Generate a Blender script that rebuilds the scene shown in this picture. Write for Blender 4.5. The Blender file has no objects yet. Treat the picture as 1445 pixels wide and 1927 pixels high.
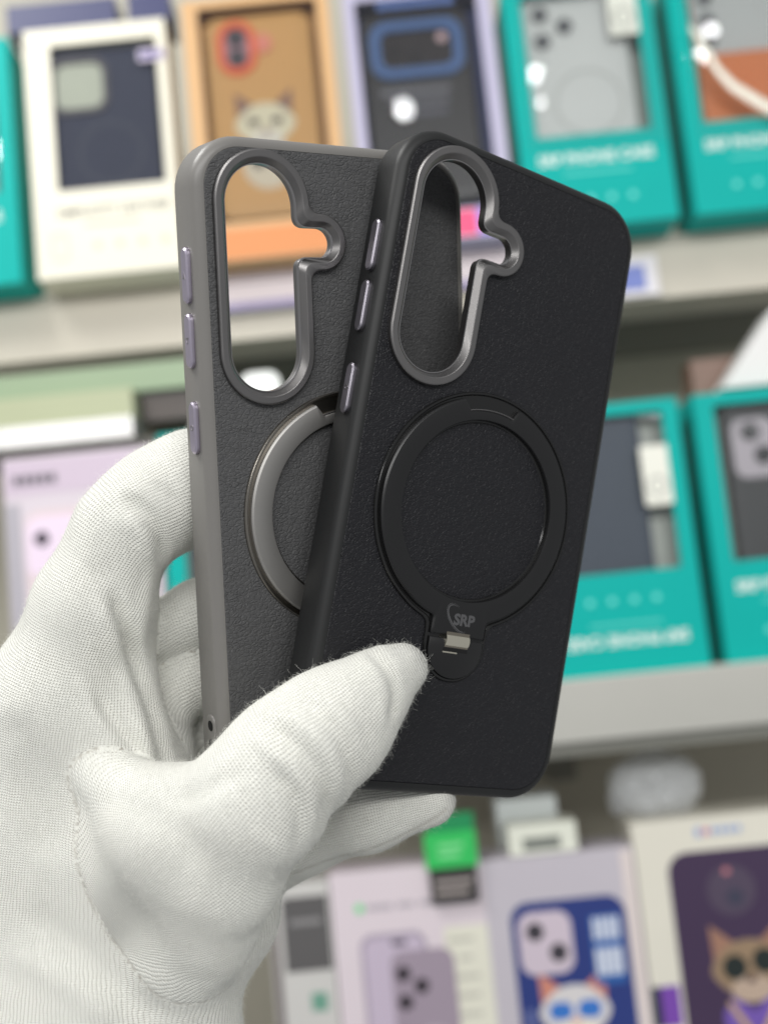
import bpy, bmesh, math, random
import numpy as np
from mathutils import Matrix, Vector
from mathutils.geometry import tessellate_polygon

# ------------------------------------------------------------------ camera, light, exposure
sc = bpy.context.scene
COL = sc.collection
S = 0.001                       # everything below is written in millimetres
random.seed(4)
rng = np.random.default_rng(7)

F_PX, PX0, PY0 = 2139.0, 722.5, 963.5
ROLL, PITCH, EYE = math.radians(5.7), math.radians(7.0), 1.4
fwd = np.array([0, math.cos(PITCH), math.sin(PITCH)])
_up = np.array([0, -math.sin(PITCH), math.cos(PITCH)])
_rt = np.array([1.0, 0, 0])
cam_r = _rt * math.cos(ROLL) - _up * math.sin(ROLL)
cam_u = _rt * math.sin(ROLL) + _up * math.cos(ROLL)
CAM = Matrix(((cam_r[0], cam_u[0], -fwd[0], 0), (cam_r[1], cam_u[1], -fwd[1], 0),
              (cam_r[2], cam_u[2], -fwd[2], EYE), (0, 0, 0, 1)))
cd = bpy.data.cameras.new('camera')
cd.sensor_fit = 'VERTICAL'
cd.sensor_height = 24.0
cd.sensor_width = 18.0
cd.lens = 24.0 * F_PX / 1927.0
cd.clip_start, cd.clip_end = 0.01, 50
cd.dof.use_dof = True
cd.dof.focus_distance = 0.277
cd.dof.aperture_fstop = cd.lens / 5.2
cam = bpy.data.objects.new('camera', cd)
COL.objects.link(cam)
cam.matrix_world = CAM
sc.camera = cam

world = bpy.data.worlds.new('World')
sc.world = world
world.use_nodes = True
bgn = world.node_tree.nodes['Background']
bgn.inputs[0].default_value = (0.96, 0.98, 1.0, 1)
bgn.inputs[1].default_value = 0.34


def area(name, loc, target, size, energy, color=(1, 1, 1)):
    ld = bpy.data.lights.new(name, 'AREA')
    ld.shape = 'RECTANGLE'
    ld.size, ld.size_y = size
    ld.energy = energy
    ld.color = color
    o = bpy.data.objects.new(name, ld)
    COL.objects.link(o)
    o.location = loc
    d = Vector(target) - Vector(loc)
    o.rotation_euler = d.to_track_quat('-Z', 'Y').to_euler()
    return o


area('ceiling_light', (-0.60, 0.16, 2.45), (-0.08, 0.30, 1.36), (0.6, 0.4), 10.5, (1.0, 0.99, 0.965))
area('ceiling_light', (0.10, -1.55, 2.22), (0.0, 0.75, 1.40), (2.6, 0.42), 35, (1.0, 0.99, 0.975))
for lx, ly, lz in ((-0.60, -0.25, 2.33), (0.115, -0.4, 2.42), (0.62, -0.2, 2.35), (0.375, -0.4, 2.45)):      # small bare LED bulbs of the shop ceiling
    ld = bpy.data.lights.new('ceiling_bulb', 'POINT')
    ld.energy = 0.2
    ld.shadow_soft_size = 0.012
    lo = bpy.data.objects.new('ceiling_bulb', ld)
    COL.objects.link(lo)
    lo.location = (lx, ly, lz)

vs = sc.view_settings
vs.view_transform = 'Standard'
vs.look = 'None'
vs.exposure = 0.2
vs.gamma = 1.0
vs.use_curve_mapping = False


# ------------------------------------------------------------------ helpers
def at(px, py, D):
    """world point (mm, eye at z = 0) on the plane Y = D seen at a pixel of the photograph"""
    d = (px - PX0) / F_PX * cam_r - (py - PY0) / F_PX * cam_u + fwd
    return d * (D / d[1])


def J(px, py, d):
    """camera-space point (mm) at depth d"""
    return np.array([(px - PX0) / F_PX * d, -(py - PY0) / F_PX * d, -d])


class MB:
    def __init__(self):
        self.v, self.f = [], []

    def add(self, verts, faces):
        n = len(self.v)
        self.v += [tuple(p) for p in verts]
        self.f += [tuple(i + n for i in q) for q in faces]
        return self

    def box(self, x0, x1, y0, y1, z0, z1):
        p = [(x, y, z) for z in (z0, z1) for y in (y0, y1) for x in (x0, x1)]
        return self.add(p, [(0, 2, 3, 1), (4, 5, 7, 6), (0, 1, 5, 4), (2, 6, 7, 3), (0, 4, 6, 2), (1, 3, 7, 5)])

    def rings(self, rings, closed=True, cap0=False, cap1=False):
        """rings: list of equally long point loops"""
        n = len(rings[0])
        vs_, fs = [], []
        for r in rings:
            vs_ += list(r)
        for k in range(len(rings) - 1):
            for i in range(n if closed else n - 1):
                j = (i + 1) % n
                fs.append((k * n + i, k * n + j, (k + 1) * n + j, (k + 1) * n + i))
        if cap0:
            fs.append(tuple(reversed(range(n))))
        if cap1:
            fs.append(tuple((len(rings) - 1) * n + i for i in range(n)))
        return self.add(vs_, fs)

    def sheet(self, loops, z, fn=lambda a, b, c: (a, b, c), flip=False):
        """flat polygon with holes"""
        pts = [p for l in loops for p in l]
        tri = tessellate_polygon([[Vector((p[0], p[1], 0)) for p in l] for l in loops])
        fs = []
        for t in tri:
            a, b, c = (pts[i] for i in t)
            ccw = (b[0] - a[0]) * (c[1] - a[1]) - (b[1] - a[1]) * (c[0] - a[0]) > 0
            fs.append(tuple(t) if ccw != flip else tuple(reversed(t)))
        return self.add([fn(p[0], p[1], z) for p in pts], fs)

    def slab(self, loops, z0, z1, fn=lambda a, b, c: (a, b, c)):
        """plate with holes between z0 (back) and z1 (front)"""
        self.sheet(loops, z1, fn)
        self.sheet(loops, z0, fn, True)
        for l in loops:
            self.rings([[fn(p[0], p[1], z0) for p in l], [fn(p[0], p[1], z1) for p in l]])
        return self

    def build(self, name, mat, parent=None, smooth=None, fix=True):
        me = bpy.data.meshes.new(name)
        me.from_pydata([(a * S, b * S, c * S) for a, b, c in self.v], [], self.f)
        if fix:
            bm = bmesh.new()
            bm.from_mesh(me)
            bmesh.ops.recalc_face_normals(bm, faces=bm.faces)
            bm.to_mesh(me)
            bm.free()
        if smooth is not None:
            me.polygons.foreach_set('use_smooth', [True] * len(me.polygons))
            me.set_sharp_from_angle(angle=math.radians(smooth))
        me.materials.append(mat)
        o = bpy.data.objects.new(name, me)
        COL.objects.link(o)
        if parent is not None:
            o.parent = parent
        return o


def empty(name, label, cat, group=None):
    o = bpy.data.objects.new(name, None)
    o.empty_display_size = 0.01
    COL.objects.link(o)
    return tag(o, label, cat, group)


def tag(o, label, cat, group=None):
    o['label'] = label
    o['category'] = cat
    if group:
        o['group'] = group
    return o


def rrect(w, h, r, cx=0, cy=0, n=8):
    pts = []
    for sx, sy, a0 in ((1, 1, 0), (-1, 1, 90), (-1, -1, 180), (1, -1, 270)):
        for k in range(n + 1):
            a = math.radians(a0 + 90 * k / n)
            pts.append((cx + sx * (w / 2 - r) + r * math.cos(a), cy + sy * (h / 2 - r) + r * math.sin(a)))
    return pts


def circle(r, cx=0, cy=0, n=48):
    return [(cx + r * math.cos(2 * math.pi * k / n), cy + r * math.sin(2 * math.pi * k / n)) for k in range(n)]


# ------------------------------------------------------------------ materials
def srgb(r, g, b):
    f = lambda c: (c / 255 / 12.92) if c / 255 <= 0.04045 else ((c / 255 + 0.055) / 1.055) ** 2.4
    return (f(r), f(g), f(b))


def pmat(name, color, rough=0.5, metal=0.0, spec=0.5, coat=0.0, var=0.06, var_scale=60.0, bump=0.0, bump_scale=4000.0, bdist=0.00005):
    m = bpy.data.materials.new(name)
    m.use_nodes = True
    nt = m.node_tree
    b = nt.nodes['Principled BSDF']
    b.inputs['Roughness'].default_value = rough
    b.inputs['Metallic'].default_value = metal
    b.inputs['Specular IOR Level'].default_value = spec
    b.inputs['Coat Weight'].default_value = coat
    tc = nt.nodes.new('ShaderNodeTexCoord')
    nz = nt.nodes.new('ShaderNodeTexNoise')
    nz.inputs['Scale'].default_value = var_scale
    nz.inputs['Detail'].default_value = 5
    nt.links.new(tc.outputs['Object'], nz.inputs['Vector'])
    mx = nt.nodes.new('ShaderNodeMix')
    mx.data_type = 'RGBA'
    nt.links.new(nz.outputs['Fac'], mx.inputs['Factor'])
    mx.inputs['A'].default_value = (*[c * (1 - var) for c in color], 1)
    mx.inputs['B'].default_value = (*[min(1, c * (1 + var)) for c in color], 1)
    nt.links.new(mx.outputs['Result'], b.inputs['Base Color'])
    if bump:
        n2 = nt.nodes.new('ShaderNodeTexNoise')
        n2.inputs['Scale'].default_value = bump_scale
        n2.inputs['Detail'].default_value = 3
        nt.links.new(tc.outputs['Object'], n2.inputs['Vector'])
        bp = nt.nodes.new('ShaderNodeBump')
        bp.inputs['Strength'].default_value = bump
        bp.inputs['Distance'].default_value = bdist
        nt.links.new(n2.outputs['Fac'], bp.inputs['Height'])
        nt.links.new(bp.outputs['Normal'], b.inputs['Normal'])
    return m


def leather(name, color, rough, strength):
    m = pmat(name, color, rough, spec=0.35, var=0.12, var_scale=900)
    nt = m.node_tree
    N, L = nt.nodes, nt.links
    tc = [n for n in N if n.type == 'TEX_COORD'][0]
    mp = N.new('ShaderNodeMapping')
    mp.inputs['Scale'].default_value = (0.82, 1.25, 1.0)
    mp.inputs['Rotation'].default_value = (0, 0, 0.25)
    L.new(tc.outputs['Object'], mp.inputs['Vector'])
    wn = N.new('ShaderNodeTexNoise')
    wn.inputs['Scale'].default_value = 520
    wn.inputs['Detail'].default_value = 3
    L.new(mp.outputs['Vector'], wn.inputs['Vector'])
    sb = N.new('ShaderNodeVectorMath')
    sb.operation = 'SUBTRACT'
    sb.inputs[1].default_value = (0.5, 0.5, 0.5)
    L.new(wn.outputs['Color'], sb.inputs[0])
    sl = N.new('ShaderNodeVectorMath')
    sl.operation = 'SCALE'
    sl.inputs['Scale'].default_value = 0.0016
    L.new(sb.outputs['Vector'], sl.inputs[0])
    ad = N.new('ShaderNodeVectorMath')
    L.new(mp.outputs['Vector'], ad.inputs[0])
    L.new(sl.outputs['Vector'], ad.inputs[1])
    hs = []
    for scale, wt, edge in ((740, 1.0, 0.17), (1350, 0.45, 0.2)):
        vo = N.new('ShaderNodeTexVoronoi')
        vo.feature = 'DISTANCE_TO_EDGE'
        vo.inputs['Scale'].default_value = scale
        L.new(ad.outputs['Vector'], vo.inputs['Vector'])
        mr = N.new('ShaderNodeMapRange')
        mr.interpolation_type = 'SMOOTHSTEP'
        mr.inputs['From Max'].default_value = edge
        mr.inputs['To Max'].default_value = wt
        L.new(vo.outputs['Distance'], mr.inputs['Value'])
        hs.append(mr)
    a1 = N.new('ShaderNodeMath')
    L.new(hs[0].outputs['Result'], a1.inputs[0])
    L.new(hs[1].outputs['Result'], a1.inputs[1])
    ln = N.new('ShaderNodeTexNoise')
    ln.inputs['Scale'].default_value = 190
    L.new(mp.outputs['Vector'], ln.inputs['Vector'])
    a2 = N.new('ShaderNodeMath')
    a2.operation = 'MULTIPLY'
    L.new(a1.outputs[0], a2.inputs[0])
    L.new(ln.outputs['Fac'], a2.inputs[1])
    bp = N.new('ShaderNodeBump')
    bp.inputs['Strength'].default_value = strength
    bp.inputs['Distance'].default_value = 0.00022
    L.new(a2.outputs[0], bp.inputs['Height'])
    L.new(bp.outputs['Normal'], N['Principled BSDF'].inputs['Normal'])
    return m


def film_mat(name, wave, scale, rough=0.02, strength=1.0):
    """clear plastic film: mostly see-through with a fresnel gloss"""
    m = bpy.data.materials.new(name)
    m.use_nodes = True
    nt = m.node_tree
    N, L = nt.nodes, nt.links
    N.remove(N['Principled BSDF'])
    tr = N.new('ShaderNodeBsdfTransparent')
    tr.inputs[0].default_value = (0.96, 0.97, 0.97, 1)
    gl = N.new('ShaderNodeBsdfGlossy')
    gl.inputs['Roughness'].default_value = rough
    fr = N.new('ShaderNodeFresnel')
    fr.inputs['IOR'].default_value = 1.5
    tc = N.new('ShaderNodeTexCoord')
    nz = N.new('ShaderNodeTexNoise')
    nz.inputs['Scale'].default_value = scale
    nz.inputs['Detail'].default_value = 1
    L.new(tc.outputs['Object'], nz.inputs['Vector'])
    bp = N.new('ShaderNodeBump')
    bp.inputs['Strength'].default_value = strength
    bp.inputs['Distance'].default_value = wave
    L.new(nz.outputs['Fac'], bp.inputs['Height'])
    L.new(bp.outputs['Normal'], gl.inputs['Normal'])
    mx = N.new('ShaderNodeMixShader')
    L.new(fr.outputs[0], mx.inputs[0])
    L.new(tr.outputs[0], mx.inputs[1])
    L.new(gl.outputs[0], mx.inputs[2])
    L.new(mx.outputs[0], N['Material Output'].inputs[0])
    return m


def glove_mat():
    m = bpy.data.materials.new('white_knit')
    m.use_nodes = True
    nt = m.node_tree
    N, L = nt.nodes, nt.links
    b = N['Principled BSDF']
    b.inputs['Roughness'].default_value = 0.95
    b.inputs['Specular IOR Level'].default_value = 0.15
    b.inputs['Sheen Weight'].default_value = 0.25
    b.inputs['Sheen Roughness'].default_value = 0.6
    uv = N.new('ShaderNodeUVMap')
    uv.uv_map = 'knit'
    tc = N.new('ShaderNodeTexCoord')

    def math_(op, a, bb=None, c=None):
        n = N.new('ShaderNodeMath')
        n.operation = op
        for i, x in enumerate((a, bb, c)):
            if x is None:
                continue
            if isinstance(x, (int, float)):
                n.inputs[i].default_value = x
            else:
                L.new(x, n.inputs[i])
        return n.outputs[0]

    def noise(scale, detail=2, vec=None):
        n = N.new('ShaderNodeTexNoise')
        n.inputs['Scale'].default_value = scale
        n.inputs['Detail'].default_value = detail
        L.new(vec or tc.outputs['Object'], n.inputs['Vector'])
        return n.outputs['Fac']
    sx = N.new('ShaderNodeSeparateXYZ')
    L.new(uv.outputs[0], sx.inputs[0])
    wob = math_('MULTIPLY', math_('SUBTRACT', noise(330, 3), 0.5), 1.2)
    u = math_('ADD', sx.outputs[0], wob)
    v = math_('ADD', sx.outputs[1], wob)
    rib = math_('ABSOLUTE', math_('SINE', math_('MULTIPLY', u, math.pi)))          # one wale per unit
    fu = math_('ABSOLUTE', math_('SUBTRACT', math_('FRACT', u), 0.5))
    st = math_('SINE', math_('MULTIPLY', math_('ADD', v, math_('MULTIPLY', fu, 1.1)), 2 * math.pi))
    h = math_('ADD', math_('MULTIPLY', rib, 0.60), math_('MULTIPLY', st, 0.20))
    fine = noise(2600, 3)
    h2 = math_('ADD', h, math_('MULTIPLY', fine, 0.6))
    at_ = N.new('ShaderNodeAttribute')
    at_.attribute_name = 'seam'
    seam = at_.outputs['Fac']
    h3 = math_('SUBTRACT', h2, math_('MULTIPLY', seam, 0.8))
    bp = N.new('ShaderNodeBump')
    bp.inputs['Strength'].default_value = 1.0
    bp.inputs['Distance'].default_value = 0.00028
    L.new(h3, bp.inputs['Height'])
    L.new(bp.outputs['Normal'], b.inputs['Normal'])
    # open stitches: small gaps between wales where the fabric is stretched
    open_ = N.new('ShaderNodeMapRange')
    open_.interpolation_type = 'SMOOTHSTEP'
    open_.inputs['From Min'].default_value = 0.22
    open_.inputs['From Max'].default_value = -0.16
    L.new(h, open_.inputs['Value'])
    amt = N.new('ShaderNodeMapRange')
    amt.inputs['From Min'].default_value = 0.40
    amt.inputs['From Max'].default_value = 0.62
    amt.inputs['To Min'].default_value = 0.42
    amt.inputs['To Max'].default_value = 1.0
    L.new(noise(75, 5), amt.inputs['Value'])
    hole = math_('MULTIPLY', open_.outputs[0], amt.outputs[0])
    hole = math_('MAXIMUM', hole, math_('MULTIPLY', seam, math_('MULTIPLY', math_('ADD', st, 1.2), 0.38)))
    mx = N.new('ShaderNodeMix')
    mx.data_type = 'RGBA'
    L.new(hole, mx.inputs['Factor'])
    tone = N.new('ShaderNodeMix')
    tone.data_type = 'RGBA'
    L.new(noise(38, 4), tone.inputs['Factor'])
    tone.inputs['A'].default_value = (0.66, 0.665, 0.615, 1)
    tone.inputs['B'].default_value = (0.80, 0.795, 0.735, 1)
    L.new(tone.outputs['Result'], mx.inputs['A'])
    mx.inputs['B'].default_value = (0.30, 0.27, 0.225, 1)
    L.new(mx.outputs['Result'], b.inputs['Base Color'])
    return m


M = {}
for n_, (c_, r_, me_, sp_) in dict(
        grey_tpu=((0.175, 0.168, 0.158), 0.38, 0, 0.45), black_tpu=((0.0135, 0.014, 0.0142), 0.48, 0, 0.32),
        gunmetal=((0.215, 0.208, 0.206), 0.40, 1, 0.5), gunmetal_light=((0.34, 0.33, 0.33), 0.28, 1, 0.5),
        lilac_metal=((0.54, 0.49, 0.59), 0.36, 1, 0.5), button_metal=((0.33, 0.31, 0.35), 0.36, 1, 0.5),
        grey_ring=((0.38, 0.37, 0.355), 0.55, 1, 0.5), black_ring=((0.0085, 0.0085, 0.009), 0.36, 0, 0.45),
        black_gloss=((0.008, 0.008, 0.008), 0.16, 0, 0.5), bronze_rim=((0.28, 0.26, 0.23), 0.3, 1, 0.5),
        hinge_steel=((0.74, 0.70, 0.58), 0.18, 1, 0.5), hinge_leaf_reflection=((0.30, 0.27, 0.22), 0.3, 1, 0.5), logo_grey=((0.075, 0.075, 0.078), 0.5, 0, 0.4),
        dark_hole=((0.01, 0.01, 0.01), 0.7, 0, 0.2)).items():
    M[n_] = pmat(n_, c_, r_, me_, sp_, bump=0.12 if 'tpu' in n_ or 'ring' in n_ or 'gunmetal' in n_ else 0, bump_scale=9000, bdist=0.00003)
M['grey_leather'] = leather('grey_leather', (0.078, 0.078, 0.079), 0.50, 0.95)
M['black_leather'] = leather('black_leather', (0.0088, 0.0088, 0.0110), 0.45, 0.72)
M['glove'] = glove_mat()
M['fuzz'] = pmat('fuzz', (0.84, 0.84, 0.78), 0.9, spec=0.1, var=0.02)
_paper = {}


def paper(r, g, b, rough=0.42, coat=0.0):
    k = (r, g, b, rough, coat)
    if k not in _paper:
        _paper[k] = pmat('card_%d_%d_%d' % (r, g, b), srgb(r, g, b), rough, coat=coat, var=0.05, var_scale=14)
    return _paper[k]


TEAL = (0, 168, 160)
M['teal'] = pmat('card_teal', srgb(*TEAL), 0.5, spec=0.15, var=0.06, var_scale=14)
M['film'] = film_mat('clear_film', 0.0005, 16)
M['film_flat'] = film_mat('clear_film_flat', 0.0004, 12)
M['film_wrinkle'] = film_mat('wrinkled_film', 0.006, 60, 0.05)


def text_mesh(s, size, mat, name, parent, fn, bold=0.0, align='CENTER', thick=0.15):
    """lettering as a thin mesh; fn maps (x, y, z) in mm to the parent's space"""
    cu = bpy.data.curves.new('t', 'FONT')
    cu.body = s
    cu.size = size
    cu.align_x = align
    cu.align_y = 'CENTER'
    cu.offset = bold
    cu.extrude = thick / 2
    cu.resolution_u = 3
    to = bpy.data.objects.new('t', cu)
    COL.objects.link(to)
    bpy.context.view_layer.update()
    me = bpy.data.meshes.new_from_object(to.evaluated_get(bpy.context.evaluated_depsgraph_get()))
    bpy.data.objects.remove(to)
    bpy.data.curves.remove(cu)
    mb = MB()
    mb.add([fn(*p.co) for p in me.vertices], [tuple(p.vertices) for p in me.polygons])
    bpy.data.meshes.remove(me)
    return mb.build(name, mat, parent)


# ------------------------------------------------------------------ display rack
def wbox(x0, x1, y0, y1, z0, z1):
    return MB().box(x0, x1, y0, y1, z0 + EYE / S, z1 + EYE / S)


SH1, SH2, SH3 = 300.0, -32.0, -352.0
YF = 820.0
shelf_m = pmat('rack_white', srgb(206, 203, 194), 0.5, var=0.06, var_scale=5)
lip_m = pmat('lip_grey', srgb(176, 175, 168), 0.45, var=0.1, var_scale=9)
fascia_m = pmat('lip_cream', srgb(200, 193, 178), 0.45, var=0.1, var_scale=9)
shelf_d = pmat('rack_grey', srgb(120, 120, 112), 0.5, var=0.08, var_scale=5)
wall_m = pmat('rack_back', srgb(178, 174, 160), 0.6, var=0.08, var_scale=4)
rack = empty('display_rack', 'pale grey shop rack with white shelves holding the phone case boxes', 'rack')
rack.location = (0, 0, 0)
for zc in (SH1 + 215, SH2 + 245, SH3 + 160):
    pass
wbox(-900, 900, 1060, 1072, -900, 760).build('back_panel', wall_m, rack)
b1 = wbox(-900, 900, 862, 1059, SH1 - 16, SH1)
s1 = b1.build('shelf', shelf_m, rack)
wbox(-900, 900, 857, 861.6, SH1 - 50, SH1 - 0.7).build('shelf_lip', fascia_m, s1)
wbox(-900, 900, 1040, 1059.5, SH1 - 46, SH1 - 16.3).build('shelf_rail', shelf_d, s1)
s2 = wbox(-900, 900, 800, 1059, SH2 - 6, SH2).build('shelf', shelf_m, rack)
wbox(-900, 900, 797, 801.5, SH2 - 42, SH2 - 0.6).build('shelf_lip', lip_m, s2)
wbox(-900, 900, 803, 840, SH2 - 52, SH2 - 6.3).build('shelf_rail', shelf_d, s2)
s3 = wbox(-900, 900, 800, 1059, SH3 - 6, SH3).build('shelf', shelf_m, rack)
wbox(-900, 900, 797, 801.5, SH3 - 42, SH3 - 0.6).build('shelf_lip', lip_m, s3)
for x in (-880, 880):
    wbox(x - 12, x + 12, 1030, 1059.2, -900, 760).build('upright', shelf_d, rack)
for x in (118.0, -330.0):
    wbox(x, x + 24, 1000, 1059.4, SH2 - 92, SH2 - 52.5).build('bracket', shelf_d, rack)


# ------------------------------------------------------------------ boxed goods
def fr(x, z, y):
    """front-face plane to box space: x right, z up, y out of the face towards the viewer"""
    return (x, -y, z)


def plate(parent, name, loops, mat, y=0.35, t=0.3):
    return MB().slab(loops, y - t, y, fr).build(name, mat, parent)


def carton(name, label, cat, x0, w, h, d, z, mat, yf=YF, yaw=0.0, tilt=0.0, window=None, group=None):
    o = empty(name, label, cat, group)
    o.location = ((x0 + w / 2) * S, yf * S, z * S + EYE)
    o.rotation_euler = (tilt, 0, yaw)
    mb = MB()
    outer = [(-w / 2, 0), (w / 2, 0), (w / 2, h), (-w / 2, h)]
    if window:
        wx0, wx1, wz0, wz1 = window
        win = rrect(wx1 - wx0, wz1 - wz0, 2.0, (wx0 + wx1) / 2, (wz0 + wz1) / 2, 3)
        mb.slab([outer, win], -1.0, 0, fr)
        mb.box(-w / 2, -w / 2 + 1, 1.01, d, 0, h)
        mb.box(w / 2 - 1, w / 2, 1.01, d, 0, h)
        mb.box(-w / 2 + 1.01, w / 2 - 1.01, 1.01, d, 0, 1)
        mb.box(-w / 2 + 1.01, w / 2 - 1.01, 1.01, d, h - 1, h)
        mb.box(-w / 2 + 1.01, w / 2 - 1.01, d - 1, d, 1.01, h - 1.01)
    else:
        mb.box(-w / 2, w / 2, 0, d, 0, h)
    mb.build('carton', mat, o)
    return o


def pill(w, h, r, cx, cy):
    return rrect(w, h, min(r, w / 2 - 0.01, h / 2 - 0.01), cx, cy, 8)


def shop_case(label, holder, w, h, cx, cz, y, mat, cam_spec, group=None, t=9.0, name='phone_case', holes=()):
    """a phone case standing inside a box, an object of its own; y is its back face behind the box front"""
    o = empty(name, label, 'phone case', group)
    bpy.context.view_layer.update()
    o.matrix_world = holder.matrix_world @ Matrix.Translation((cx * S, y * S, cz * S))
    rings = []
    for ins, yy in ((9, 0.0), (2.2, 0.0), (0.7, -0.6), (0, -2.2), (0, -t)):
        rings.append([fr(a, b, yy) for a, b in rrect(w - 2 * ins, h - 2 * ins, 11 - min(ins, 9), 0, 0, 6)])
    MB().rings(rings, cap0=True, cap1=True).build('shell', mat, o, smooth=40)
    cam_spec(o)
    return o


def lenses(parent, pts, r, y0=0.8, mat=None):
    for a, b in pts:
        MB().slab([circle(r, a, b, 20)], y0, y0 + 1.6, fr).build('lens', mat or paper(38, 36, 42, 0.2), parent)


def island(o, w, h, cx, cz, col, rim, ln, r=8, lens_r=6.2):
    p = MB().slab([pill(w + 4, h + 4, r + 2, cx, cz)], 0.05, 1.2, fr).build('camera_rim', rim, o)
    q = MB().slab([pill(w, h, r, cx, cz)], 1.25, 1.7, fr).build('camera_plate', col, o)
    lenses(q, ln, lens_r, 1.75)


def teal_box(x0, z, label, yaw=0.0, w=112.0, h=196.0, d=58.0, text=True, flip=False, win=None):
    win = win or (-w / 2 + 14, w / 2 - 12, 72, h - 9)
    o = carton('phone_case_box', label, 'phone case box', x0, w, h, d, z, M['teal'], YF, yaw, 0, win, 'teal window boxes of phone cases on the rack')
    wx0, wx1, wz0, wz1 = win
    MB().box(wx0 - 3, wx1 + 3, 1.2, 1.6, wz0 - 3, wz1 + 3).build('window_film', M['film'], o)
    MB().box(-w / 2 + 1.5, w / 2 - 1.5, 22, 23, 1.5, h - 1.5).build('insert_card', paper(206, 208, 200), o)
    s = -1 if flip else 1
    zt = 24 if flip else 53
    f = (lambda a, b, c: fr(-a, zt - b, 0.3 + c)) if flip else (lambda a, b, c: fr(a, zt + b, 0.3 + c))
    text_mesh('SRP PHONE CASE', 11.2, paper(228, 240, 234), 'title_lettering', o, f, 0.25)
    zi = zt + 28 if flip else zt - 32
    plate(o, 'caption_line', [rrect(52, 1.6, 0.7, 0, zt - s * 11, 3)], paper(88, 205, 196))
    for k in range(4):
        plate(o, 'icon', [rrect(5, 5, 2.4, -24 + 16 * k, zi, 3)], paper(96, 214, 205))
    return o


def sticker(parent, x, z, w=20, h=36):
    p = plate(parent, 'sticker', [rrect(w, h, 1.5, x, z, 3)], paper(226, 226, 214), 0.5, 0.35)
    plate(p, 'seal', [circle(w * 0.36, x, z - h * 0.18, 24), circle(w * 0.27, x, z - h * 0.18, 24)], paper(150, 152, 146), 0.65, 0.1)
    return p


# --- upper row
t1 = teal_box(-364, SH1, 'teal window box at the upper left edge, only its right border in view')
shop_case('pale grey phone case inside the teal box at the upper left edge', t1, 76, 150, 0, 112, 10, paper(196, 200, 200), lambda o: island(o, 18, 50, -24, 42, paper(200, 200, 198), paper(170, 170, 170), ((-24, 56), (-24, 30))))
bw = carton('phone_case_box', 'cream white box with a navy phone case under its clear window', 'phone case box', -240, 109, 199, 40, SH1, paper(226, 222, 204), window=(-35, 47, 68, 185))
MB().box(-38, 50, 1.2, 1.6, 65, 188).build('window_film', M['film_flat'], bw)
MB().box(-50, 50, 17, 18, 2, 196).build('insert_card', paper(214, 214, 196), bw)


def cam_square(o):
    MB().slab([pill(45, 45, 12, -17, 45), pill(37, 37, 9, -17, 45)], 0.05, 2.0, fr).build('camera_rim', paper(96, 90, 94), o)
    MB().slab([pill(36.8, 36.8, 9, -17, 45)], 0.02, 0.3, fr).build('camera_opening', paper(205, 208, 190), o)
    MB().slab([circle(25, 4, -10, 40), circle(23, 4, -10, 40)], 0.05, 0.35, fr).build('magnet_ring', paper(70, 74, 92), o)


shop_case('navy blue phone case with a square camera opening in the cream box', bw, 84, 150, 2, 108, 6, paper(56, 60, 84, 0.6), cam_square)
text_mesh('SIMPLICITY LEATHER', 9.2, paper(120, 118, 110), 'title_lettering', bw, lambda a, b, c: fr(a + 6, 50 + b, 0.3 + c), 0.1)
plate(bw, 'caption_line', [rrect(42, 1.8, 0.8, 4, 40, 3)], paper(176, 172, 158))
plate(bw, 'phone_outline', [rrect(12, 21, 3, -36, 24), rrect(10, 19, 2.2, -36, 24)], paper(178, 176, 160))
for k in range(4):
    plate(bw, 'icon', [circle(3.2, -8 + 17 * k, 23, 12)], paper(190, 188, 172))
sp = plate(bw, 'sticker', [rrect(20, 9, 1, 43, 170, 3)], paper(206, 196, 214), 0.6)
plate(sp, 'lettering_bar', [rrect(17, 4.5, 0.5, 43, 170, 3)], paper(92, 82, 140), 0.8, 0.1)

bc = carton('phone_case_box', 'tan orange box holding a cat face phone case with orange camera rim', 'phone case box', -117, 113, 210, 45, SH1, paper(204, 162, 112), window=(-45, 47, 30, 203))
MB().box(-48, 50, 1.2, 1.6, 27, 205).build('window_film', M['film_flat'], bc)
MB().box(-54, 54, 20, 21, 2, 207).build('insert_card', paper(196, 140, 76), bc)
plate(bc, 'base_band', [rrect(111, 23, 0.5, 0, 13, 2)], paper(214, 136, 74))


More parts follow.
